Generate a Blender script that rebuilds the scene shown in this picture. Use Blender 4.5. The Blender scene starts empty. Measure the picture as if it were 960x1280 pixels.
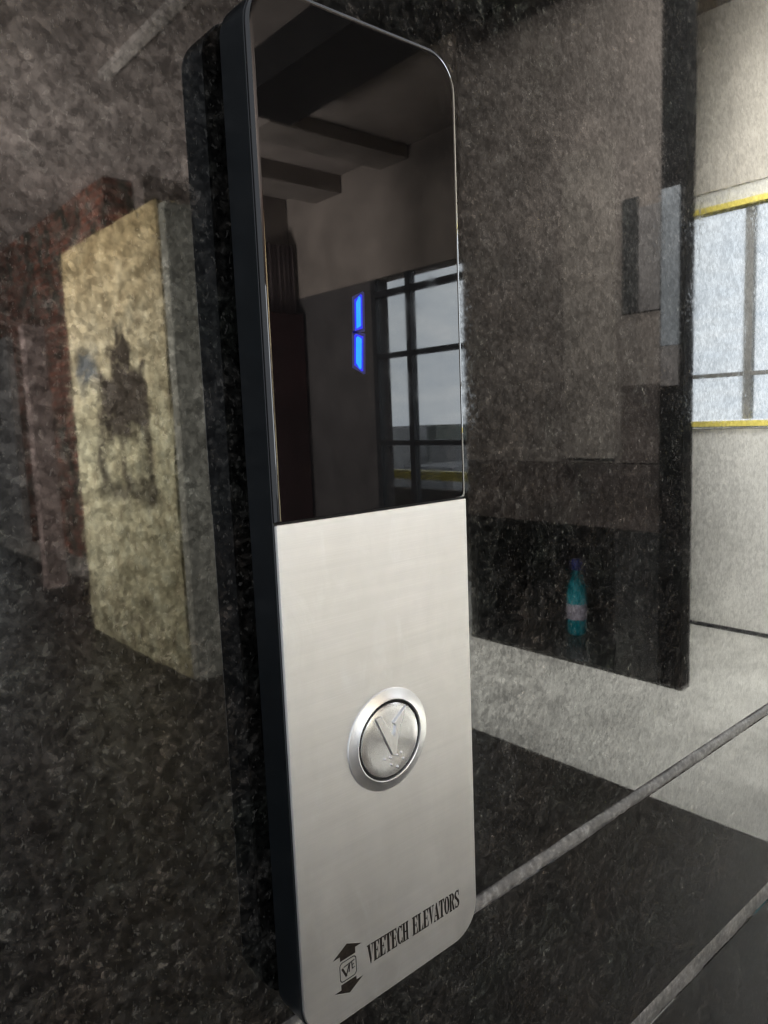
import bpy, bmesh, math, random
from mathutils import Matrix, Vector
random.seed(7)
S = bpy.context.scene
COL = S.collection
PI = math.pi

# ------------------------------------------------------------------ camera
cam_d = bpy.data.cameras.new('camera')
cam = bpy.data.objects.new('camera', cam_d); COL.objects.link(cam)
cam_d.sensor_fit = 'VERTICAL'; cam_d.sensor_height = 24.0
cam_d.lens = 24.0 * 927.3 / 1280.0
cam_d.clip_start = 0.005; cam_d.clip_end = 400
RM = Matrix(((0.75525782, 0.11097095, -0.64596523),
             (-0.65424765, 0.06852586, -0.75316945),
             (-0.03931461, 0.99145835, 0.12435717)))
cam.matrix_world = Matrix.Translation((-0.1284, -0.2262, 0.0329)) @ RM.to_4x4()
S.camera = cam

# ------------------------------------------------------------------ world, lamps, exposure
W = bpy.data.worlds.new('World'); S.world = W; W.use_nodes = True
bg = W.node_tree.nodes['Background']
bg.inputs[0].default_value = (0.62, 0.66, 0.72, 1); bg.inputs[1].default_value = 1.0
S.view_settings.view_transform = 'Standard'; S.view_settings.look = 'None'
S.view_settings.exposure = 0.42; S.view_settings.gamma = 1.0

def area(name, loc, aim, sx, sy, power, colr, spread=180):
    l = bpy.data.lights.new(name, 'AREA'); l.shape = 'RECTANGLE'; l.size = sx; l.size_y = sy
    l.energy = power; l.color = colr; l.spread = math.radians(spread)
    o = bpy.data.objects.new(name, l); COL.objects.link(o); o.location = loc
    o.rotation_euler = (Vector(aim) - Vector(loc)).to_track_quat('-Z', 'Y').to_euler()
    return o
# unseen fill lamps added to brighten the mirrored lobby, in front of the granite
area('floor_fill', (2.0, -.38, 2.0), (2.5, -1.9, -1.0), 1.0, 0.5, 68, (1.0, 0.98, 0.94), 85)
area('window_wall_fill', (0.7, -.42, 1.55), (3.0, -1.5, .7), 0.7, 0.4, 95, (1.0, 0.97, 0.92), 100)
area('slab_fill', (-0.9, -2.2, 1.65), (1.17, -3.1, -.2), 0.6, 0.6, 48, (1.0, 0.94, 0.84), 60)
area('ceiling_fill', (-1.3, -3.9, -.3), (1.6, -5.4, 1.35), 0.7, 0.7, 330, (1.0, 0.95, 0.91), 115)

S.cycles.use_denoising = True
try: S.cycles.denoising_prefilter = 'FAST'
except Exception: pass
S.cycles.max_bounces = 7; S.cycles.glossy_bounces = 5; S.cycles.transparent_max_bounces = 8
S.cycles.sample_clamp_indirect = 6.0
S.cycles.caustics_reflective = False; S.cycles.caustics_refractive = False
S.cycles.filter_width = 1.3

# ------------------------------------------------------------------ material helpers
def new_mat(name):
    m = bpy.data.materials.new(name); m.use_nodes = True
    return m, m.node_tree, m.node_tree.nodes['Principled BSDF']
def nd(t, kind, **kw):
    n = t.nodes.new(kind)
    for k, v in kw.items():
        if k.startswith('i_'):
            n.inputs[k[2:].replace('_', ' ')].default_value = v
        else: setattr(n, k, v)
    return n
def L(t, a, b): t.links.new(a, b)
def coords(t, scale=(1, 1, 1), loc=(0, 0, 0), kind='Object'):
    tc = nd(t, 'ShaderNodeTexCoord'); mp = nd(t, 'ShaderNodeMapping')
    mp.inputs['Scale'].default_value = scale; mp.inputs['Location'].default_value = loc
    L(t, tc.outputs[kind], mp.inputs[0]); return mp.outputs[0]
def noise(t, vec, scale, detail=4, rough=.55, dist=0.0):
    n = nd(t, 'ShaderNodeTexNoise'); n.inputs['Scale'].default_value = scale
    n.inputs['Detail'].default_value = detail; n.inputs['Roughness'].default_value = rough
    n.inputs['Distortion'].default_value = dist
    L(t, vec, n.inputs['Vector']); return n.outputs['Fac']
def ramp(t, fac, stops, interp='LINEAR'):
    r = nd(t, 'ShaderNodeValToRGB'); cr = r.color_ramp; cr.interpolation = interp
    while len(cr.elements) < len(stops): cr.elements.new(0.5)
    for e, (p, c) in zip(cr.elements, stops):
        e.position = p
        if not hasattr(c, '__len__'): c = (c, c, c)
        e.color = (*c[:3], 1)
    L(t, fac, r.inputs[0]); return r.outputs[0]
def mix(t, fac, a, b, blend='MIX'):
    m = nd(t, 'ShaderNodeMix', data_type='RGBA', blend_type=blend)
    for s, v in ((m.inputs[0], fac), (m.inputs[6], a), (m.inputs[7], b)):
        if hasattr(v, 'is_output'): L(t, v, s)
        elif hasattr(v, '__len__'): s.default_value = (*v[:3], 1)
        else: s.default_value = v
    return m.outputs[2]
def mth(t, op, a, b=0.0, c=None, clamp=False):
    m = nd(t, 'ShaderNodeMath', operation=op, use_clamp=clamp)
    for s, v in zip(m.inputs, (a, b, c)):
        if v is None: continue
        if hasattr(v, 'is_output'): L(t, v, s)
        else: s.default_value = v
    return m.outputs[0]
def bump(t, p, h, strength, dist):
    b = nd(t, 'ShaderNodeBump'); b.inputs['Strength'].default_value = strength
    b.inputs['Distance'].default_value = dist; L(t, h, b.inputs['Height']); L(t, b.outputs[0], p.inputs['Normal'])
def plain(name, c, rough=.5, metal=0.0, var=.25, scale=8.0, ior=1.5, bmp=0.0):
    m, t, p = new_mat(name)
    v = coords(t); f = noise(t, v, scale, 5)
    lo = tuple(x * (1 - var) for x in c); hi = tuple(min(1, x * (1 + var)) for x in c)
    L(t, ramp(t, f, [(.3, lo), (.7, hi)]), p.inputs['Base Color'])
    p.inputs['Roughness'].default_value = rough; p.inputs['Metallic'].default_value = metal
    p.inputs['IOR'].default_value = ior
    if bmp: bump(t, p, noise(t, v, scale * 6, 4), .3, bmp)
    return m
def emit(name, c, s):
    m, t, p = new_mat(name)
    p.inputs['Base Color'].default_value = (0, 0, 0, 1)
    p.inputs['Emission Color'].default_value = (*c, 1); p.inputs['Emission Strength'].default_value = s
    return m

# ------------------------------------------------------------------ granite: dark, polished, fine grained with dusty film
def granite_mat():
    m, t, p = new_mat('polished_granite')
    v = coords(t)
    fine = noise(t, v, 420, 3, .6)
    mid = noise(t, v, 210, 5, .65, .8)
    blot = noise(t, coords(t, (1, 1, .8), (1, 4, 2)), 75, 5, .6, .7)
    big = noise(t, v, 22, 4, .55)
    # interlocking grains: each Voronoi cell is one mineral
    wob = nd(t, 'ShaderNodeTexNoise'); wob.inputs['Scale'].default_value = 260; wob.inputs['Detail'].default_value = 3; L(t, v, wob.inputs['Vector'])
    wv = nd(t, 'ShaderNodeVectorMath', operation='MULTIPLY_ADD'); L(t, wob.outputs['Color'], wv.inputs[0]); wv.inputs[1].default_value = (.0028, .0028, .0028); L(t, v, wv.inputs[2])
    vo = nd(t, 'ShaderNodeTexVoronoi', feature='SMOOTH_F1'); vo.inputs['Smoothness'].default_value = .55; vo.inputs['Scale'].default_value = 310; vo.inputs['Randomness'].default_value = 1
    L(t, wv.outputs[0], vo.inputs['Vector'])
    vo2 = nd(t, 'ShaderNodeTexVoronoi', feature='SMOOTH_F1'); vo2.inputs['Smoothness'].default_value = .3; vo2.inputs['Scale'].default_value = 640; L(t, wv.outputs[0], vo2.inputs['Vector'])
    g1 = nd(t, 'ShaderNodeSeparateColor'); L(t, vo.outputs['Color'], g1.inputs[0])
    g2 = nd(t, 'ShaderNodeSeparateColor'); L(t, vo2.outputs['Color'], g2.inputs[0])
    gsum = mth(t, 'ADD', mth(t, 'MULTIPLY', g1.outputs[0], .5), mth(t, 'MULTIPLY', g2.outputs[0], .5))
    base = ramp(t, gsum, [(.15, (.003, .003, .003)), (.45, (.008, .0078, .0073)), (.68, (.018, .0172, .0156)), (.85, (.034, .032, .029)), (.96, (.064, .060, .054))])
    base = mix(t, 1.0, base, ramp(t, blot, [(.34, .35), (.5, .9), (.66, 1.75)]), 'MULTIPLY')
    base = mix(t, 1.0, base, ramp(t, mid, [(.34, .45), (.5, 1.0), (.66, 1.5)]), 'MULTIPLY')
    tint = ramp(t, big, [(.35, (.86, .98, .90)), (.5, (1, 1, 1)), (.65, (1.14, .99, .90))])
    base = mix(t, 1.0, base, tint, 'MULTIPLY')
    # sparse brighter chips with ragged outlines
    ch = noise(t, coords(t, (1, 1, .7), (3, 1, 2)), 190, 5, .75, 1.2)
    base = mix(t, mth(t, 'MULTIPLY', ramp(t, ch, [(.735, 0.0), (.78, 1.0)]), .5), base, (.24, .23, .21))
    for sc_, off, lo, hi, amt, colr in ((640, 2, .60, .66, .36, (.11, .105, .095)), (380, 9, .65, .70, .42, (.13, .123, .111))):
        fl = noise(t, coords(t, (1, 1, .55), (off, 0, 0)), sc_, 3, .65, .3)
        base = mix(t, mth(t, 'MULTIPLY', ramp(t, fl, [(lo, 0.0), (hi, 1.0)]), amt), base, colr)
    L(t, base, p.inputs['Base Color'])
    p.inputs['IOR'].default_value = 1.72
    dust = noise(t, coords(t, (1, 1, .35), (7, 0, 0)), 48, 6, .7, .4)
    L(t, ramp(t, mth(t, 'ADD', mth(t, 'MULTIPLY', fine, .5), mth(t, 'MULTIPLY', dust, .5)), [(.42, .018), (.56, .035), (.66, .11)]), p.inputs['Roughness'])
    # polish differs a little from grain to grain
    pol = mth(t, 'ADD', mth(t, 'MULTIPLY', gsum, .5), mth(t, 'MULTIPLY', noise(t, coords(t, (1, 1, .6)), 520, 2, .6), .5))
    L(t, ramp(t, pol, [(.30, .30), (.5, .49), (.70, .72)]), p.inputs['Specular IOR Level'])
    bump(t, p, mth(t, 'ADD', mth(t, 'MULTIPLY', fine, .3), mth(t, 'MULTIPLY', big, 1.2)), .02, .0001)
    return m
M = {}
M['granite'] = granite_mat()

def grout_mat():
    m, t, p = new_mat('grout')
    v = coords(t); f = noise(t, v, 260, 5, .65); g = noise(t, v, 30, 4)
    c = ramp(t, f, [(.3, (.06, .055, .05)), (.55, (.17, .16, .15)), (.72, (.34, .33, .31))])
    L(t, mix(t, 1.0, c, ramp(t, g, [(.35, .6), (.65, 1.25)]), 'MULTIPLY'), p.inputs['Base Color'])
    p.inputs['Roughness'].default_value = .45
    bump(t, p, f, .5, .0006)
    return m
M['grout'] = grout_mat()

def steel_mat():
    m, t, p = new_mat('brushed_steel')
    v = coords(t, (30, 1, 6000)); st = noise(t, v, 1.0, 3, .6)
    v2 = coords(t); sm = noise(t, coords(t, (1, 1, .5)), 42, 5, .62, .5); big = noise(t, v2, 14, 3)
    p.inputs['Metallic'].default_value = 1.0
    L(t, mix(t, 1.0, ramp(t, st, [(.3, (.97, .945, .90)), (.7, (.99, .965, .925))]), ramp(t, sm, [(.3, .93), (.7, 1.03)]), 'MULTIPLY'), p.inputs['Base Color'])
    smg = noise(t, coords(t, (1, 1, .45), (2, 0, 5)), 75, 6, .7, .9); where = noise(t, coords(t, (1, 1, .8), (4.3, 0, 1)), 24, 3)
    smm = mth(t, 'MULTIPLY', ramp(t, smg, [(.54, 0.0), (.68, 1.0)]), ramp(t, where, [(.44, 0.0), (.62, 1.0)]))
    L(t, mix(t, mth(t, 'MULTIPLY', smm, .9), p.inputs['Base Color'].links[0].from_socket, (1.0, .985, .95)), p.inputs['Base Color'])
    r = mth(t, 'ADD', mth(t, 'MULTIPLY', sm, .16), mth(t, 'MULTIPLY', st, .08))
    L(t, mth(t, 'ADD', r, .42), p.inputs['Roughness'])
    band = noise(t, coords(t, (3, 1, 150)), 1.0, 5, .7); hair = noise(t, coords(t, (25, 1, 5200)), 1.0, 2, .6)
    L(t, mix(t, 1.0, p.inputs['Base Color'].links[0].from_socket, mix(t, 1.0, ramp(t, band, [(.3, .955), (.7, 1.02)]), ramp(t, hair, [(.3, .96), (.7, 1.02)]), 'MULTIPLY'), 'MULTIPLY'), p.inputs['Base Color'])
    p.inputs['Anisotropic'].default_value = .75
    tg = nd(t, 'ShaderNodeTangent', direction_type='UV_MAP'); L(t, tg.outputs[0], p.inputs['Tangent'])
    p.inputs['Anisotropic Rotation'].default_value = 0.0
    return m
M['steel'] = steel_mat()
def turned_steel():
    m, t, p = new_mat('turned_steel')
    p.inputs['Metallic'].default_value = 1.0
    L(t, ramp(t, noise(t, coords(t), 300, 3), [(.3, (.80, .80, .80)), (.7, (.86, .86, .86))]), p.inputs['Base Color'])
    p.inputs['Roughness'].default_value = .24; p.inputs['Anisotropic'].default_value = .85; p.inputs['Anisotropic Rotation'].default_value = .25
    tg = nd(t, 'ShaderNodeTangent', direction_type='UV_MAP'); L(t, tg.outputs[0], p.inputs['Tangent'])
    return m
M['turned'] = turned_steel()
M['bezel'] = plain('satin_bezel_steel', (.82, .82, .82), .34, 1.0, .05, 200)
M['plastic'] = plain('black_housing_plastic', (.0055, .0075, .009), .30, 0, .2, 60)
M['shadow_gap'] = plain('black_rubber', (.004, .004, .004), .7, 0, .2, 60)
def glass_mat():
    m, t, p = new_mat('smoked_display_glass')
    L(t, ramp(t, noise(t, coords(t), 20, 3), [(.3, (.0022, .002, .0022)), (.7, (.0042, .0038, .004))]), p.inputs['Base Color'])
    p.inputs['IOR'].default_value = 1.62
    L(t, ramp(t, noise(t, coords(t), 90, 5), [(.4, .012), (.62, .03), (.78, .06)]), p.inputs['Roughness'])
    return m
M['glass'] = glass_mat()
M['led'] = emit('led_cyan', (.0, .30, 1.0), .95)
M['led_glow_rim'] = emit('led_blue_glow_rim', (.004, .012, .9), .75); M['led_halo'] = emit('led_blue_glow', (.008, .006, .5), .12)  # blue glow around the segments, put into emissive shapes
def etch_mat():
    m, t, p = new_mat('etched_print')
    L(t, ramp(t, noise(t, coords(t), 900, 3), [(.35, (.008, .006, .004)), (.7, (.028, .021, .015))]), p.inputs['Base Color'])
    p.inputs['Roughness'].default_value = .7; p.inputs['Specular IOR Level'].default_value = .15
    return m
M['etch'] = etch_mat()

# ------------------------------------------------------------------ mesh helpers
def link(name, bm, mat, parent=None, smooth=False, bev=0.0, seg=2, ang=35):
    me = bpy.data.meshes.new(name); bm.normal_update(); bm.to_mesh(me); bm.free()
    o = bpy.data.objects.new(name, me); COL.objects.link(o)
    me.materials.append(mat)
    if smooth:
        for f in me.polygons: f.use_smooth = True
    if bev:
        b = o.modifiers.new('bevel', 'BEVEL'); b.width = bev; b.segments = seg; b.limit_method = 'ANGLE'; b.angle_limit = math.radians(ang)
    if parent is not None: o.parent = parent
    return o
def tag(o, label=None, cat=None, group=None, kind=None):
    if label: o['label'] = label
    if cat: o['category'] = cat
    if group: o['group'] = group
    if kind: o['kind'] = kind
    return o
def empty(name, loc=(0, 0, 0), label=None, cat=None, group=None, kind=None):
    o = bpy.data.objects.new(name, None); COL.objects.link(o); o.location = loc; o.empty_display_size = .05
    return tag(o, label, cat, group, kind)
def box(bm, x0, x1, y0, y1, z0, z1):
    vs = [bm.verts.new((x, y, z)) for x in (x0, x1) for y in (y0, y1) for z in (z0, z1)]
    for q in ((0, 1, 3, 2), (4, 6, 7, 5), (0, 4, 5, 1), (2, 3, 7, 6), (0, 2, 6, 4), (1, 5, 7, 3)):
        bm.faces.new([vs[i] for i in q])
    bmesh.ops.recalc_face_normals(bm, faces=bm.faces)
def mkbox(name, x0, x1, y0, y1, z0, z1, mat, parent=None, bev=0.0):
    bm = bmesh.new(); box(bm, min(x0, x1), max(x0, x1), min(y0, y1), max(y0, y1), min(z0, z1), max(z0, z1))
    return link(name, bm, mat, parent, bev=bev)
def rrect(x0, x1, z0, z1, r, n=10):
    """outline counter-clockwise seen from -Y; r = radii (bl, br, tr, tl)"""
    out = []
    for (cx, cz, a0, rr) in ((x0 + r[0], z0 + r[0], 180, r[0]), (x1 - r[1], z0 + r[1], 270, r[1]),
                             (x1 - r[2], z1 - r[2], 0, r[2]), (x0 + r[3], z1 - r[3], 90, r[3])):
        for k in range(n + 1):
            a = math.radians(a0 + 90 * k / n); out.append((cx + rr * math.cos(a), cz + rr * math.sin(a)))
    return out
def loft(rings, cap0=True, cap1=True, closed=True):
    bm = bmesh.new(); R = [[bm.verts.new(p) for p in r] for r in rings]
    n = len(R[0])
    for a, b in zip(R, R[1:]):
        for i in range(n if closed else n - 1):
            bm.faces.new((a[i], a[(i + 1) % n], b[(i + 1) % n], b[i]))
    if cap0: bm.faces.new(R[0][::-1])
    if cap1: bm.faces.new(R[-1])
    bmesh.ops.recalc_face_normals(bm, faces=bm.faces)
    return bm
def at(pts, y): return [(x, y, z) for x, z in pts]
def uv_x(o):
    me = o.data; uv = me.uv_layers.new(name='UVMap')
    for l in me.loops:
        c = me.vertices[l.vertex_index].co; uv.data[l.index].uv = (c.x * 10, c.z * 10)
def flat_by_angle(o, deg=30):
    me = o.data; big = set()
    me.set_sharp_from_angle(angle=math.radians(deg))
    for f in me.polygons:
        f.use_smooth = len(f.vertices) < 8
        if len(f.vertices) >= 8:                      # big flat faces keep their own normal
            for k in f.edge_keys: big.add(k)
    att = me.attributes.get('sharp_edge') or me.attributes.new('sharp_edge', 'BOOLEAN', 'EDGE')
    for i, e in enumerate(me.edges):
        if tuple(sorted(e.vertices)) in big: att.data[i].value = True

# ------------------------------------------------------------------ granite wall (front face on y = 0)
gw = empty('granite_wall', (0, 0, 0), 'polished black speckled granite wall with two pale horizontal joints behind the call panel', 'wall')
Z1, Z2 = (-.2035, -.1960), (-.3620, -.3485)
for z0, z1 in ((Z1[1], 1.95), (Z2[1], Z1[0]), (-1.0, Z2[0])):
    mkbox('granite_slab', -1.6, 3.22, 0, .03, z0, z1, M['granite'], gw, bev=.0012)
# grout beads: upper one rounded and proud, lower one flush and wide
def bead(z0, z1, depth, name='grout_joint'):
    rings = []; n = 900; rnd = random.Random(3)
    for i in range(n + 1):
        x = -1.6 + 4.82 * i / n
        w = (z1 - z0) * (1 + .07 * rnd.uniform(-1, 1) + .09 * math.sin(x * 41) + .06 * math.sin(x * 97 + 1)); c = (z0 + z1) / 2 + .0004 * rnd.uniform(-1, 1)
        rings.append([(x, -depth * math.sin(PI * k / 6) + .0006, c - w / 2 * math.cos(PI * k / 6)) for k in range(7)] + [(x, .02, c + w / 2), (x, .02, c - w / 2)])
    o = link(name, loft(rings), M['grout'], gw); flat_by_angle(o, 60); return o
bead(Z1[0] - .0004, Z1[1] + .0004, .0028)
bead(Z2[0] - .0008, Z2[1] + .0008, .0009)

# ------------------------------------------------------------------ elevator call panel
PW, ZB, ZT, RC = .0908, -.1884, .1667, .0138
YF = -.0218                      # front plane
YB = YF + .0164                  # back of the housing, floats off the wall
pan = empty('elevator_call_panel', (PW / 2, 0, ZB), 'tall elevator call panel with black glass display above brushed steel button plate', 'call panel')
def under(o): o.parent = pan; o.matrix_parent_inverse = Matrix.Translation(pan.location).inverted(); return o
mkO = rrect(0, PW, ZB, ZT, (RC,) * 4, 12)
def inset_rr(d): return rrect(d, PW - d, ZB + d, ZT - d, (RC - d,) * 4, 12)
YP = YF + .0013                  # housing front; the plates sit on it
o = under(link('housing', loft([at(inset_rr(.0006), YB), at(mkO, YB - .0006), at(mkO, YP + .0003), at(inset_rr(.0003), YP)]), M['plastic'])); flat_by_angle(o, 40)
under(mkbox('wall_spacer', .012, PW - .012, YB, -.0001, ZB + .014, ZT - .014, M['shadow_gap']))
# steel faceplate
r = rrect(.0002, PW - .0001, ZB + .0001, 0, (RC, RC, .0004, .0004), 12)
def ins(x0, x1, z0, z1, rr, d): return rrect(x0 + d, x1 - d, z0 + d, z1 - d, tuple(max(q - d, .00005) for q in rr), 12)
sx = (.0006, PW - .0001, ZB + .0001, -.0002, (RC, RC, .0005, .0005))
plate = under(link('steel_faceplate', loft([at(ins(*sx, 0), YP), at(ins(*sx, 0), YF + .0002), at(ins(*sx, .00006), YF + .00006), at(ins(*sx, .0002), YF)]), M['steel']))
flat_by_angle(plate, 30); uv_x(plate)
# display glass with a rounded (filleted) outer edge
gx0, gx1, gz0, gz1 = .0001, PW - .0001, .0003, ZT - .0001
YG = YF - .0004
rings = [at(rrect(gx0, gx1, gz0, gz1, (.0006, .0006, RC, RC), 12), YP)]
F = .0022
for k in range(0, 7):
    a = PI / 2 * k / 6; d = F * (1 - math.cos(a)); e = .0006 * (1 - math.cos(a))
    rb = .0006 + (.0042 - .0006) * (k / 6)
    rings.append(at(rrect(gx0 + d, gx1 - d, gz0 + e, gz1 - d, (.0006, rb, RC - d, RC - d), 12), YF + .0009 - (.0009 + .0004) * math.sin(a)))
glass = under(link('display_glass', loft(rings), M['glass'])); flat_by_angle(glass, 50)
# lit digit with its glow as emissive rims: two blue segments of a "1"
def poly(bm, pts, y):
    bm.faces.new([bm.verts.new((x, y, z)) for x, z in pts])
def prism(bm, pts, y0, y1):
    a = [bm.verts.new((x, y0, z)) for x, z in pts]; b = [bm.verts.new((x, y1, z)) for x, z in pts]
    n = len(pts)
    for i in range(n): bm.faces.new((a[i], a[(i + 1) % n], b[(i + 1) % n], b[i]))
    bm.faces.new(a[::-1]); bm.faces.new(b); bmesh.ops.recalc_face_normals(bm, faces=bm.faces)
mm = lambda pts: [(a / 1000, b / 1000) for a, b in pts]
segA = mm([(37.1, 64.0), (39.6, 65.0), (40.0, 75.2), (39.3, 75.6), (37.4, 73.4)])
segB = mm([(36.2, 52.4), (38.3, 50.2), (39.0, 50.4), (39.7, 61.2), (37.5, 62.0), (36.7, 61.4)])
def grow(pts, d):
    cx = sum(p[0] for p in pts) / len(pts); cz = sum(p[1] for p in pts) / len(pts)
    return [(x + (d if x > cx else -d), z + (d if z > cz else -d)) for x, z in pts]
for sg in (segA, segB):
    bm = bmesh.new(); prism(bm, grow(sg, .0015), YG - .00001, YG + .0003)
    link('segment_glow', bm, M['led_halo'], glass)
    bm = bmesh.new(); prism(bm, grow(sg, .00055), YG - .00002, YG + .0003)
    rim = link('segment_glow_rim', bm, M['led_glow_rim'], glass)
    bm = bmesh.new(); prism(bm, grow(sg, -.00025), YG - .00005, YG + .0003)
    core = link('segment_core', bm, M['led']); core.parent = glass
def kid(o, p):
    o.parent = p; return o

# button -------------------------------------------------------------
BC = (.0445, -.0871)
def lathe(prof, n=96, uvr=False, cap=True):
    """prof: list of (radius, y); axis along y through BC"""
    bm = bmesh.new(); R = []
    for rr, y in prof:
        if rr < 1e-7: R.append([bm.verts.new((BC[0], y, BC[1]))])
        else: R.append([bm.verts.new((BC[0] + rr * math.cos(2 * PI * k / n), y, BC[1] + rr * math.sin(2 * PI * k / n))) for k in range(n)])
    for a, b in zip(R, R[1:]):
        for k in range(n):
            q = (k + 1) % n
            if len(b) == 1: bm.faces.new((a[k], a[q], b[0]))
            elif len(a) == 1: bm.faces.new((a[0], b[q], b[k]))
            else: bm.faces.new((a[k], a[q], b[q], b[k]))
    bmesh.ops.recalc_face_normals(bm, faces=bm.faces)
    return bm
ring = under(link('button_bezel', lathe([(.0196, YF + .0002), (.0196, YF - .0004), (.01945, YF - .0006), (.0161, YF - .0014), (.0157, YF - .0016), (.0154, YF - .0015), (.0153, YF - .0012), (.0153, YF + .0004)]), M['bezel'])); flat_by_angle(ring, 28)
gap = under(link('button_gap', lathe([(.0158, YF - .0003), (.0, YF - .0003)]), M['shadow_gap']))
YC = YF - .0014
cap = under(link('call_button', lathe([(.0142, YF), (.0142, YC + .0004), (.0141, YC + .0001), (.0138, YC), (.011, YC), (.006, YC), (.002, YC), (0, YC)]), M['turned'])); flat_by_angle(cap, 30)
me = cap.data; uv = me.uv_layers.new(name='UVMap')
for f in me.polygons:
    cs = [me.vertices[me.loops[i].vertex_index].co for i in f.loop_indices]
    angs = [math.atan2(c.z - BC[1], c.x - BC[0]) if (c.xz - Vector(BC)).length > 1e-6 else None for c in cs]
    ref = [a for a in angs if a is not None]
    m0 = ref[0]
    fixed = [None if a is None else a + (2 * PI if a - m0 < -PI else (-2 * PI if a - m0 > PI else 0)) for a in angs]
    mean = sum(a for a in fixed if a is not None) / len(ref)
    for i, a, c in zip(f.loop_indices, fixed, cs):
        uv.data[i].uv = ((mean if a is None else a) / (2 * PI), (c.xz - Vector(BC)).length * 50)
# raised V arrow and braille dots (photo offsets measured around the cap centre)
OX, OZ = BC[0] - .0464, BC[1] + .0881
vp = [((46.8 + (x - 46.8) * 1.14) / 1000 + OX, (-86.6 + (z + 86.6) * 1.10) / 1000 + OZ) for x, z in [(40.0, -78.5), (42.6, -78.2), (47.6, -87.2), (48.6, -83.3), (47.7, -82.2), (53.5, -77.6), (50.9, -83.4), (50.3, -83.4), (48.0, -94.0), (46.9, -93.6)]]
bm = bmesh.new(); prism(bm, vp, YC - .0008, YC + .0001)
kid(link('arrow_mark', bm, M['bezel'], bev=.00012), cap)
for x, z in ((43.1, -94.6), (46.0, -94.9), (46.1, -97.7), (49.3, -99.6), (49.2, -94.9), (51.4, -94.6), (52.2, -97.2)):
    bm = bmesh.new(); bmesh.ops.create_uvsphere(bm, u_segments=14, v_segments=8, radius=.00052)
    bmesh.ops.translate(bm, verts=bm.verts, vec=(x / 1000 + OX, YC - .00002, z / 1000 + OZ))
    kid(link('braille_dot', bm, M['bezel'], smooth=True), cap)

# lettering -----------------------------------------------------------
def rc(x0, z0, x1, z1): return [(x0, z0), (x1, z0), (x1, z1), (x0, z1)]
def arc(cx, cz, rx, rz, ix, iz, a0, a1, n=14):
    A = [math.radians(a0 + (a1 - a0) * k / n) for k in range(n + 1)]
    return [[(cx + rx * math.cos(A[k]), cz + rz * math.sin(A[k])), (cx + rx * math.cos(A[k + 1]), cz + rz * math.sin(A[k + 1])),
             (cx + ix * math.cos(A[k + 1]), cz + iz * math.sin(A[k + 1])), (cx + ix * math.cos(A[k]), cz + iz * math.sin(A[k]))] for k in range(n)]
G = {
 'V': [rc(-.02, .94, .52, 1), rc(.62, .94, 1.04, 1), [(.08, .94), (.46, .94), (.66, .22), (.52, 0), (.46, 0)], [(.66, .22), (.78, .94), (.93, .94), (.58, .0), (.54, 0)]],
 'E': [rc(.10, .06, .48, .94), rc(0, .94, .94, 1), rc(0, 0, .94, .06), [(.72, .94), (.94, .94), (.94, .70), (.88, .70)], [(.72, .06), (.94, .06), (.94, .30), (.88, .30)], rc(.48, .47, .66, .54), rc(.66, .36, .76, .64)],
 'T': [rc(.31, .06, .69, .94), rc(0, .94, 1, 1), [(0, .94), (.22, .94), (.07, .70), (0, .70)], [(1, .94), (.78, .94), (.93, .70), (1, .70)], rc(.18, 0, .82, .06)],
 'H': [rc(.06, .06, .40, .94), rc(.60, .06, .94, .94), rc(.40, .46, .60, .54), rc(-.02, .94, .46, 1), rc(.54, .94, 1.02, 1), rc(-.02, 0, .46, .06), rc(.54, 0, 1.02, .06)],
 'L': [rc(.10, .06, .48, .94), rc(0, .94, .60, 1), rc(0, 0, .96, .06), [(.70, .06), (.96, .06), (.96, .36), (.90, .36)]],
 'A': [[(.42, 1), (.58, 1), (.98, .06), (.56, .06), (.36, .72)], [(.36, .72), (.42, 1), (.16, .06), (.04, .06)], rc(.20, .28, .62, .34), rc(-.04, 0, .34, .06), rc(.48, 0, 1.04, .06)],
 'C': arc(.52, .5, .50, .5, .16, .43, 48, 312) + [rc(.80, .66, .92, 1.0), rc(.80, .0, .92, .30)],
 'O': arc(.5, .5, .50, .5, .14, .43, 0, 180) + arc(.5, .5, .50, .5, .14, .43, 180, 360),
 'R': [rc(.08, .06, .42, .94), rc(-.02, .94, .5, 1), rc(-.02, 0, .5, .06), [(.46, .5), (.72, .5), (.96, .06), (1.04, 0), (.74, 0), (.62, .10)]] + arc(.46, .735, .48, .265, .14, .20, -90, 90),
 'S': arc(.5, .735, .46, .265, .16, .19, 40, 262, 12) + arc(.5, .265, .46, .265, .16, .19, -140, 82, 12) + [rc(.78, .68, .90, .98), rc(.08, .02, .20, .30)] + [[(.12, .66), (.36, .72), (.9, .33), (.64, .27)]],
}
bm = bmesh.new(); X, h, pitch, wd = .0298, .0079, .00302, .00308
lvl = 0
for ch in 'VEETECH ELEVATORS':
    if ch != ' ':
        for pg in G[ch]:
            lvl += 1
            # the print leans up very slightly to the right, as on the plate
            poly(bm, [(X + u * wd, -.1724 + w * h - (X + u * wd - .03) * .012) for u, w in pg], YF - .00003 - (lvl % 9) * .000003)
        X += pitch
    else: X += pitch * .72
for f in bm.faces:
    f.normal_update()
    if f.normal.y > 0: f.normal_flip()
kid(link('lettering', bm, M['etch']), plate)
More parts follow.
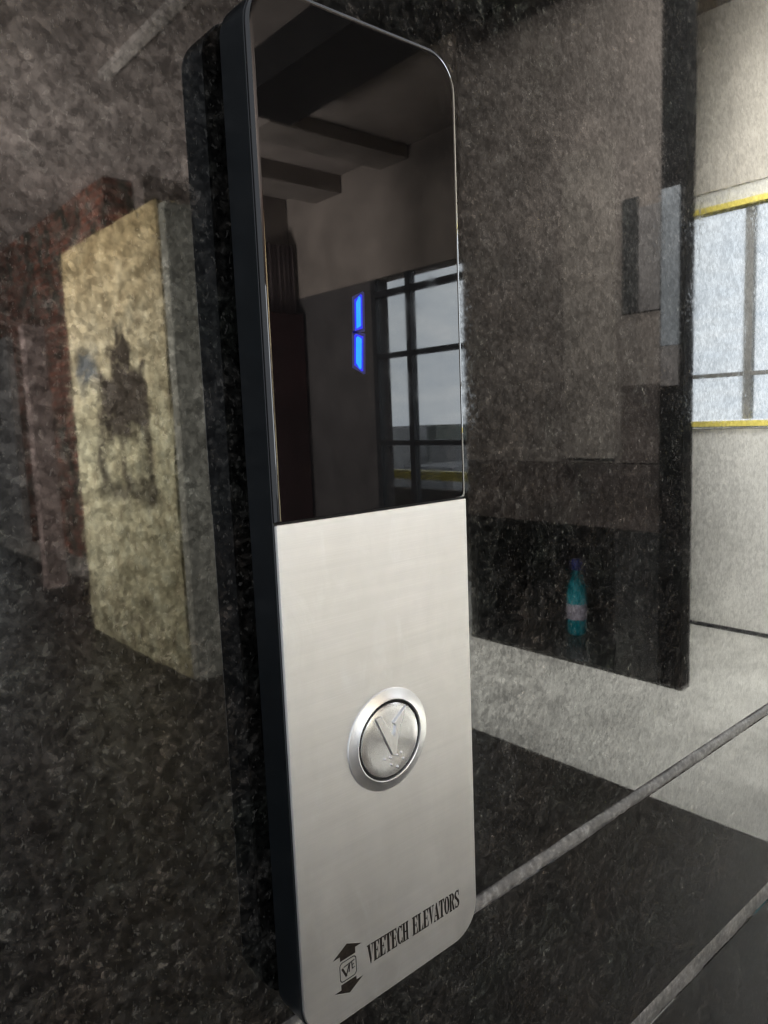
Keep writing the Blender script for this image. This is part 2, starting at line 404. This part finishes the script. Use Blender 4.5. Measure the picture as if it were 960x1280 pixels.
# emblem: two arrow heads and a rounded badge
bm = bmesh.new(); e = .00004
ec = .0206
up = mm([(13.8, -162.3), (20.4, -158.6), (27.4, -161.9), (24.2, -161.9), (24.2, -164.2), (17.0, -164.2), (17.0, -162.3)])
dn = mm([(14.0, -175.6), (17.0, -175.6), (17.0, -173.6), (24.2, -173.6), (24.2, -175.2), (27.3, -175.2), (20.8, -178.6)])
poly(bm, up, YF - e); poly(bm, dn, YF - e)
o1 = rrect(.0166, .0245, -.1729, -.1649, (.0016,) * 4, 6); o2 = rrect(.01695, .02415, -.17255, -.16525, (.0013,) * 4, 6)
n = len(o1)
for i in range(n): bm.faces.new([bm.verts.new((q[0], YF - e, q[1])) for q in (o1[i], o1[(i + 1) % n], o2[(i + 1) % n], o2[i])])
def stroke(a, b, w, lv):
    a, b = Vector(a) / 1000, Vector(b) / 1000; d = (b - a).normalized(); q = Vector((-d.y, d.x)) * w / 2000
    poly(bm, [tuple(v) for v in (a - q, b - q, b + q, a + q)], YF - e - lv * .000004)
for k, (a, b, w) in enumerate([((17.8, -167.4), (19.7, -171.4), .85), ((19.5, -171.4), (21.0, -167.3), .5), ((18.5, -167.2), (23.6, -166.6), .4),
                ((21.3, -167.1), (20.9, -170.3), .5), ((22.3, -167.0), (22.4, -169.7), .45), ((22.4, -168.2), (23.4, -168.0), .4), ((22.4, -169.7), (23.6, -169.4), .4)]):
    stroke(a, b, w, k)
for f in bm.faces:
    f.normal_update()
    if f.normal.y > 0: f.normal_flip()
kid(link('emblem', bm, M['etch']), plate)

# ------------------------------------------------------------------ the lobby the granite mirrors (all at y < 0, floor at z = -1)
ZF = -1.0
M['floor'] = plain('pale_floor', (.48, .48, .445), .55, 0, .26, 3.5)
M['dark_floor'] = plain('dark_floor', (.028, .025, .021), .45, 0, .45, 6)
M['plaster'] = plain('beige_plaster', (.58, .55, .48), .8, 0, .15, 4)
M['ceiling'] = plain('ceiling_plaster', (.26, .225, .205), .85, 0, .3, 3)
M['beam'] = plain('dark_beam', (.006, .006, .006), .6, 0, .3, 5)
M['pier'] = plain('black_pier', (.019, .019, .0185), .35, 0, .5, 9)
M['pier_up'] = plain('brown_grey_pier', (.085, .074, .066), .5, 0, .3, 4)
M['frame'] = plain('dark_window_frame', (.02, .022, .025), .4, 0, .2, 20)
M['yellow'] = plain('yellow_painted_rail', (.82, .70, .16), .4, 0, .12, 9)
M['parapet'] = plain('pale_parapet', (.66, .66, .62), .7, 0, .12, 3)
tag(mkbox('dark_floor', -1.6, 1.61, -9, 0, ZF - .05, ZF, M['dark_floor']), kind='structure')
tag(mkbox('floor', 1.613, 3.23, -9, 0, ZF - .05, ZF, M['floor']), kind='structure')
tag(mkbox('ceiling', -.2, 3.4, -9, -.9, 1.72, 1.8, M['ceiling']), kind='structure')

# window wall, X = 3.23
XW = 3.23
ww = empty('window_wall', (XW, -2.5, ZF), 'beige wall above a long band of windows, mirrored in the granite', 'wall', kind='structure')
def part(o, p):
    o.parent = p; o.matrix_parent_inverse = Matrix.Translation(p.location).inverted(); return o
part(mkbox('header', XW, XW + .15, -2.3, 0, .97, 1.95, M['plaster']), ww)
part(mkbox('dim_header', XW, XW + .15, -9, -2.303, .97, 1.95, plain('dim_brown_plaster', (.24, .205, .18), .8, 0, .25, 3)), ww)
part(mkbox('parapet', XW, XW + .15, -2.3, 0, ZF, -.07, M['parapet']), ww)
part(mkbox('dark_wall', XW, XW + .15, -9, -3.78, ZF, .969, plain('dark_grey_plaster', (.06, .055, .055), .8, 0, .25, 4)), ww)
part(mkbox('skirting_joint', XW - .006, XW, -2.3, 0, ZF, ZF + .018, M['frame']), ww)
def pane_mat():
    m, t, p = new_mat('window_pane')
    out = [n for n in t.nodes if n.type == 'OUTPUT_MATERIAL'][0]
    tr = nd(t, 'ShaderNodeBsdfTransparent'); tr.inputs[0].default_value = (.94, .96, .97, 1)
    gl = nd(t, 'ShaderNodeBsdfGlossy'); gl.inputs['Roughness'].default_value = .02
    mx = nd(t, 'ShaderNodeMixShader'); mx.inputs[0].default_value = .05
    L(t, tr.outputs[0], mx.inputs[1]); L(t, gl.outputs[0], mx.inputs[2]); L(t, mx.outputs[0], out.inputs[0])
    return m
M['pane'] = pane_mat(); M['mullion'] = plain('grey_mullion', (.20, .20, .19), .5, 0, .15, 6)
w1 = empty('window', (XW, -1.2, -.07), 'window with yellow head and sill rails, mirrored at the right edge', 'window')
part(mkbox('head_rail', XW - .02, XW + .05, -2.3, -.1, .878, .902, M['yellow']), w1)
part(mkbox('sill_rail', XW - .02, XW + .05, -2.3, -.1, -.060, -.036, M['yellow']), w1)
part(mkbox('head_frame', XW + .01, XW + .06, -2.3, -.1, .906, .969, M['parapet']), w1)
for y in (-1.225, -.62, -1.83): part(mkbox('mullion', XW + .012, XW + .045, y - .018, y + .018, -.03, .872, M['mullion']), w1)
part(mkbox('transom', XW + .014, XW + .043, -2.3, -.1, .160, .178, M['mullion']), w1)
part(mkbox('pane', XW + .02, XW + .026, -2.3, -.1, -.03, .871, M['pane']), w1)
w2 = empty('window', (XW, -3.3, ZF), 'dark barred glazing mirrored in the display glass beside the blue digit', 'window')
for y in (-2.40, -3.42, -3.76): part(mkbox('mullion', XW, XW + .05, y - .022, y + .022, ZF, .968, M['frame']), w2)
for z in (.455, -.13): part(mkbox('transom', XW + .003, XW + .047, -3.74, -2.4, z - .017, z + .017, M['frame']), w2)
part(mkbox('head_frame', XW + .003, XW + .047, -3.74, -2.4, .845, .885, M['frame']), w2)
part(mkbox('pane', XW + .02, XW + .026, -3.74, -2.4, ZF, .968, M['pane']), w2)

# pier / dark leaf in front of the window wall
XB = 2.38
M['maroon'] = plain('maroon_brown_stone', (.042, .034, .030), .5, 0, .5, 5)
M['trim'] = plain('dull_black_trim', (.006, .006, .006), .65, 0, .3, 9)
M['trim'].node_tree.nodes['Principled BSDF'].inputs['Specular IOR Level'].default_value = .08
pr = empty('dark_pier', (XB, -1.6, ZF), 'black stone pier with brownish upper face, mirrored right of the panel', 'pier')
part(mkbox('lower_face', XB + .42, XB + .47, -2.10, -1.34, ZF + .016, -.42, M['pier']), pr)
part(mkbox('middle_face', XB, XB + .06, -2.10, -1.157, -.42, -.17, M['maroon']), pr)
part(mkbox('front_cheek', XB, XB + .06, -1.339, -1.157, ZF + .016, -.422, M['pier']), pr)
part(mkbox('side_face', XB + .005, XB + .419, -2.10, -2.06, ZF + .016, -.421, M['pier']), pr)
part(mkbox('soffit', XB + .061, XB + .419, -2.059, -1.34, -.42, -.38, M['pier']), pr)
bm = bmesh.new()
q0 = [(XB, -2.10), (XB, -1.065), (XB + .06, -1.066), (XB + .06, -1.34), (XB + .47, -1.342), (XB + .47, -2.10)]
lo_ = [bm.verts.new((x, y, ZF + .001)) for x, y in q0]; hi_ = [bm.verts.new((x, y, ZF + .015)) for x, y in q0]
for i in range(len(q0)): bm.faces.new((lo_[i], lo_[(i + 1) % len(q0)], hi_[(i + 1) % len(q0)], hi_[i]))
bm.faces.new(lo_[::-1]); bm.faces.new(hi_); bmesh.ops.recalc_face_normals(bm, faces=bm.faces)
part(link('threshold', bm, M['pier']), pr)
part(mkbox('edge_trim', XB - .004, XB + .06, -1.155, -1.065, ZF + .0155, 1.718, M['trim']), pr)
part(mkbox('upper_face', XB, XB + .06, -2.10, -1.157, -.168, 1.718, M['pier_up']), pr)
M['blue_sheen'] = plain('blue_grey_reflection', (.105, .115, .125), .4, 0, .2, 6); M['grey_sheen'] = plain('grey_reflection_tone', (.075, .07, .068), .5, 0, .2, 6)  # window reflection on the polished pier, painted as flat coloured patches
part(mkbox('dark_patch', XB - .006, XB - .001, -1.305, -1.24, .38, .78, M['pier']), pr)
part(mkbox('grey_reflection', XB - .007, XB - .001, -1.238, -1.156, .38, .74, M['grey_sheen']), pr)
part(mkbox('blue_reflection', XB - .010, XB - .0045, -1.150, -1.085, .25, .78, M['blue_sheen']), pr)
part(mkbox('grey_reflection', XB - .010, XB - .0045, -1.150, -1.085, .11, .248, M['grey_sheen']), pr)
part(mkbox('dark_patch', XB - .006, XB - .001, -1.305, -1.157, -.165, .12, M['maroon']), pr)
part(mkbox('pale_pilaster', XB - .012, XB - .001, -1.56, -1.335, -.15, 1.0, plain('pale_brown_stone', (.105, .093, .082), .5, 0, .25, 6)), pr)

# bottle standing on the threshold in the recess of the pier
def lathe_z(prof, cx, cy, mat, name, parent, n=28):
    bm = bmesh.new()
    R = [[bm.verts.new((cx + r_ * math.cos(2 * PI * k / n), cy + r_ * math.sin(2 * PI * k / n), z)) for k in range(n)] for r_, z in prof]
    for a, b in zip(R, R[1:]):
        for k in range(n): bm.faces.new((a[k], a[(k + 1) % n], b[(k + 1) % n], b[k]))
    bm.faces.new(R[0][::-1]); bm.faces.new(R[-1]); bmesh.ops.recalc_face_normals(bm, faces=bm.faces)
    o = link(name, bm, mat, None, smooth=True); flat_by_angle(o, 40); return part(o, parent)
bx, by, bz = XB + .32, -1.735, ZF + .0155
bt = empty('bottle', (bx, by, bz), 'teal bottle with dark blue cap in the dark recess of the pier', 'bottle')
lathe_z([(.038, bz), (0.0442, bz + 0.012), (0.0442, bz + 0.180), (0.0390, bz + 0.228), (0.0208, bz + 0.276), (0.0182, bz + 0.300)], bx, by, plain('teal_plastic', (.006, .22, .27), .3, 0, .2, 30), 'body', bt)
lathe_z([(0.0221, bz + 0.300), (0.0234, bz + 0.306), (0.0234, bz + 0.342), (0.0182, bz + 0.350)], bx, by, plain('navy_cap', (.03, .05, .26), .35, 0, .2, 30), 'cap', bt)
lathe_z([(0.0452, bz + 0.072), (0.0452, bz + 0.144)], bx, by, plain('pale_label', (.38, .36, .43), .5, 0, .3, 40), 'wrapper', bt)

# pale stone slab / door leaf on the left, with its stain
def slab_mat():
    m, t, p = new_mat('stained_cream_stone')
    v = coords(t, kind='Object')
    nz = nd(t, 'ShaderNodeTexNoise'); nz.inputs['Scale'].default_value = 9; nz.inputs['Detail'].default_value = 5; L(t, v, nz.inputs['Vector'])
    off = nd(t, 'ShaderNodeVectorMath', operation='SCALE'); 
    sub = nd(t, 'ShaderNodeVectorMath', operation='SUBTRACT'); sub.inputs[1].default_value = (.5, .5, .5)
    L(t, nz.outputs['Color'], sub.inputs[0]); L(t, sub.outputs[0], off.inputs[0]); off.inputs['Scale'].default_value = .34
    add = nd(t, 'ShaderNodeVectorMath', operation='ADD'); L(t, v, add.inputs[0]); L(t, off.outputs[0], add.inputs[1])
    sp = nd(t, 'ShaderNodeSeparateXYZ'); L(t, add.outputs[0], sp.inputs[0])
    yy, zz = sp.outputs[1], sp.outputs[2]
    def blob(y0, y1, z0, z1, soft=.05):
        def edge(val, a, s):  # smooth step up at a
            return mth(t, 'MULTIPLY_ADD', mth(t, 'SUBTRACT', val, a), s / soft, .5, clamp=True)
        q = mth(t, 'MULTIPLY', edge(yy, y0, 1), edge(yy, y1, -1))
        return mth(t, 'MULTIPLY', q, mth(t, 'MULTIPLY', edge(zz, z0, 1), edge(zz, z1, -1)))
    g = noise(t, v, 14, 6, .65)
    c = ramp(t, g, [(.3, (.30, .25, .17)), (.5, (.50, .45, .32)), (.7, (.68, .65, .52))])
    warm = ramp(t, zz, [(.0, (.92, .95, .86)), (.45, (1.0, .96, .86)), (.85, (.97, .84, .62))])
    c = mix(t, 1.0, c, warm, 'MULTIPLY')
    mb = mth(t, 'MAXIMUM', blob(-3.28, -2.78, .0, .30, .05), mth(t, 'MAXIMUM', blob(-3.16, -2.90, .28, .42, .05), blob(-3.06, -2.98, .40, .50, .05)))
    for a in (-3.32, -3.05, -2.80):
        mb = mth(t, 'MAXIMUM', mb, mth(t, 'MULTIPLY', blob(a - .05, a + .05, -.26, .12, .05), .9))
    mb = mth(t, 'MAXIMUM', mb, mth(t, 'MULTIPLY', blob(-3.40, -2.72, -.30, -.20, .06), .8))
    c = mix(t, mth(t, 'MULTIPLY', mb, .97), c, (.03, .019, .011))
    c = mix(t, mth(t, 'MULTIPLY', blob(-3.56, -3.30, .24, .40, .07), .9), c, (.10, .12, .14))
    low = mth(t, 'MULTIPLY', mth(t, 'GREATER_THAN', noise(t, v, 17, 5, .7), .56), blob(-3.9, -2.4, -1.2, -.72, .2))
    c = mix(t, mth(t, 'MULTIPLY', low, .6), c, (.12, .09, .06))
    L(t, c, p.inputs['Base Color']); p.inputs['Roughness'].default_value = .7
    bump(t, p, g, .4, .01)
    return m
XS = 1.17
sl = empty('stone_slab', (XS, -3.1, ZF), 'upright cream stone slab with a dark brown stain, mirrored left of the panel', 'stone slab')
bm = bmesh.new(); box(bm, XS, XS + .14, -3.66, -2.56, ZF + .001, .90)
bmesh.ops.subdivide_edges(bm, edges=bm.edges, cuts=14, use_grid_fill=True)
rnd = random.Random(5)
for v_ in bm.verts:
    if v_.co.z < -.9: v_.co.y += rnd.uniform(-.03, .03)
    v_.co += Vector((rnd.uniform(-.004, .004), rnd.uniform(-.006, .006), rnd.uniform(-.004, .004)))
face = part(link('slab_face', bm, slab_mat()), sl)
part(mkbox('slab_edge', XS + .01, XS + .135, -2.553, -2.50, ZF + .001, .88, plain('blue_grey_stone', (.34, .34, .30), .7, 0, .2, 8)), sl)

# brick wall with grey door behind the slab
def brick_mat():
    m, t, p = new_mat('old_red_brick')
    v = coords(t); tc = nd(t, 'ShaderNodeMapping'); tc.inputs['Rotation'].default_value = (0, PI / 2, 0); L(t, v, tc.inputs[0])
    mp = nd(t, 'ShaderNodeMapping'); mp.inputs['Rotation'].default_value = (PI / 2, 0, PI / 2); 
    sw = nd(t, 'ShaderNodeSeparateXYZ'); L(t, v, sw.inputs[0]); cb = nd(t, 'ShaderNodeCombineXYZ'); L(t, sw.outputs[1], cb.inputs[0]); L(t, sw.outputs[2], cb.inputs[1])
    b = nd(t, 'ShaderNodeTexBrick'); b.inputs['Scale'].default_value = 4.2; b.inputs['Mortar Size'].default_value = .02
    b.inputs['Color1'].default_value = (.25, .095, .06, 1); b.inputs['Color2'].default_value = (.14, .068, .05, 1); b.inputs['Mortar'].default_value = (.12, .11, .09, 1)
    L(t, cb.outputs[0], b.inputs['Vector'])
    g = noise(t, v, 7, 5, .65)
    L(t, mix(t, ramp(t, g, [(.46, 0.0), (.58, 1.0)]), b.outputs['Color'], (.06, .055, .042)), p.inputs['Base Color'])
    p.inputs['Roughness'].default_value = .8
    return m
bw = empty('brick_wall', (1.9, -6.9, ZF), 'dark red brick wall behind the cream slab, mirrored at the left', 'wall', kind='structure')
part(mkbox('brickwork', 1.9, 2.1, -9, -4.9, ZF, 1.716, brick_mat()), bw)
M['greydoor'] = plain('grey_door_paint', (.22, .21, .20), .6, 0, .2, 5)
tag(mkbox('grey_door', 1.84, 1.899, -8.6, -7.35, ZF + .001, .92, M['greydoor']), 'grey door leaf against the brick wall at the far left', 'door')
M['pink'] = plain('dusty_pink_plaster', (.19, .145, .13), .8, 0, .25, 6)
tag(mkbox('pink_pilaster', 1.315, 1.44, -5.0, -4.9, ZF + .001, .72, M['pink']), 'dusty pink pilaster between brick wall and cream slab', 'pilaster')
# back wall, pillar, ceiling beam and batten
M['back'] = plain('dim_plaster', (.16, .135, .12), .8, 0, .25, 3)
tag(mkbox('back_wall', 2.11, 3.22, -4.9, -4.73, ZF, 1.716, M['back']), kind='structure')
bm = bmesh.new(); n = 60
f_ = [bm.verts.new((2.86 + .34 * k / n, -4.66 + .03 * math.sin(k * .9) + .008 * math.sin(k * 2.3), .86)) for k in range(n + 1)]
b_ = [bm.verts.new((v_.co.x, v_.co.y, 1.36)) for v_ in f_]
for k in range(n): bm.faces.new((f_[k], f_[k + 1], b_[k + 1], b_[k]))
o = link('curtain', bm, plain('dusty_rose_curtain', (.13, .10, .10), .8, 0, .2, 6), smooth=True)
so = o.modifiers.new('thickness', 'SOLIDIFY'); so.thickness = .003
tag(o, 'dusty rose pleated curtain mirrored at the left of the display glass', 'curtain')
tag(mkbox('dark_red_cabinet', 2.60, 3.2, -4.725, -4.55, ZF + .001, .84, plain('maroon_board', (.038, .017, .018), .5, 0, .3, 6)), 'dark red cabinet below the curtain mirrored in the display', 'cabinet')
tag(mkbox('ceiling_beam', 1.83, 2.20, -3.15, -.9, 1.55, 1.719, M['beam']), 'black ceiling beam mirrored across the top of the display', 'beam')
tag(mkbox('ceiling_batten', 1.35, 1.40, -3.45, -1.6, 1.69, 1.719, plain('pale_batten', (.5, .46, .42), .6, 0, .2, 6)), 'pale batten along the ceiling mirrored at the top left', 'batten')

for y0, y1, zb in ((-3.62, -3.36, 1.64), (-4.35, -4.05, 1.60)):
    tag(mkbox('cross_beam', 2.21, 3.22, y0, y1, zb, 1.719, plain('grey_beam', (.23, .20, .18), .8, 0, .2, 5)), 'grey cross beam under the ceiling, %s of the two mirrored in the display' % ('upper' if y0 > -4 else 'lower'), 'beam', 'cross beams')
# ------------------------------------------------------------------ outside: sky, ground, town
def sky_mat():
    m, t, p = new_mat('cloudy_sky')
    v = coords(t, (.03, .03, .09))
    c = ramp(t, noise(t, v, 3.0, 6, .6), [(.3, (.74, .79, .84)), (.6, (.88, .91, .93)), (.8, (1, 1, 1))])
    p.inputs['Base Color'].default_value = (0, 0, 0, 1)
    L(t, c, p.inputs['Emission Color']); p.inputs['Emission Strength'].default_value = 4.6
    return m
bm = bmesh.new(); n = 24
R = []
for z in (-14, 150):
    R.append([bm.verts.new((3.3 + 190 * math.sin(PI * k / n), -3 + 190 * math.cos(PI * k / n), z)) for k in range(n + 1)])
for k in range(n): bm.faces.new((R[0][k], R[0][k + 1], R[1][k + 1], R[1][k]))
tag(link('sky', bm, sky_mat(), smooth=True), kind='structure')
tag(mkbox('ground', 4.6, 185, -185, 180, -12.2, -12, plain('town_ground', (.72, .71, .67), .9, 0, .4, .3)), kind='structure')
bal = tag(mkbox('balcony_floor', 3.385, 4.58, -6, 1, ZF - .06, ZF - .01, plain('balcony_screed', (.30, .27, .22), .8, 0, .2, 3)), kind='structure')
rl = empty('balcony_railing', (4.5, -3, ZF), 'yellow balcony rail outside the dark barred glazing', 'railing')
part(mkbox('rail', 4.45, 4.52, -6, 1, -.52, -.44, M['yellow']), rl)
part(mkbox('upstand', 4.44, 4.53, -6, 1, ZF - .009, -.60, plain('grey_upstand', (.14, .13, .12), .8, 0, .3, 3)), rl)
rnd = random.Random(11)
tm = [plain('town_wall_%s' % k, c, .9, 0, .2, .5) for k, c in (('pale', (.75, .74, .72)), ('grey', (.5, .5, .5)), ('dark', (.25, .27, .24)))]
y = -118
while y < 20:
    wdt = rnd.uniform(3, 8); d = rnd.uniform(30, 60); h_ = rnd.uniform(-4.5, -.25)
    b = mkbox('town_block', d, d + 6, y, y + wdt, -12, h_, tm[rnd.randrange(3)])
    tag(b, 'low town building far outside the windows', 'building', 'far town buildings')
    y += wdt * rnd.uniform(.8, 1.3)
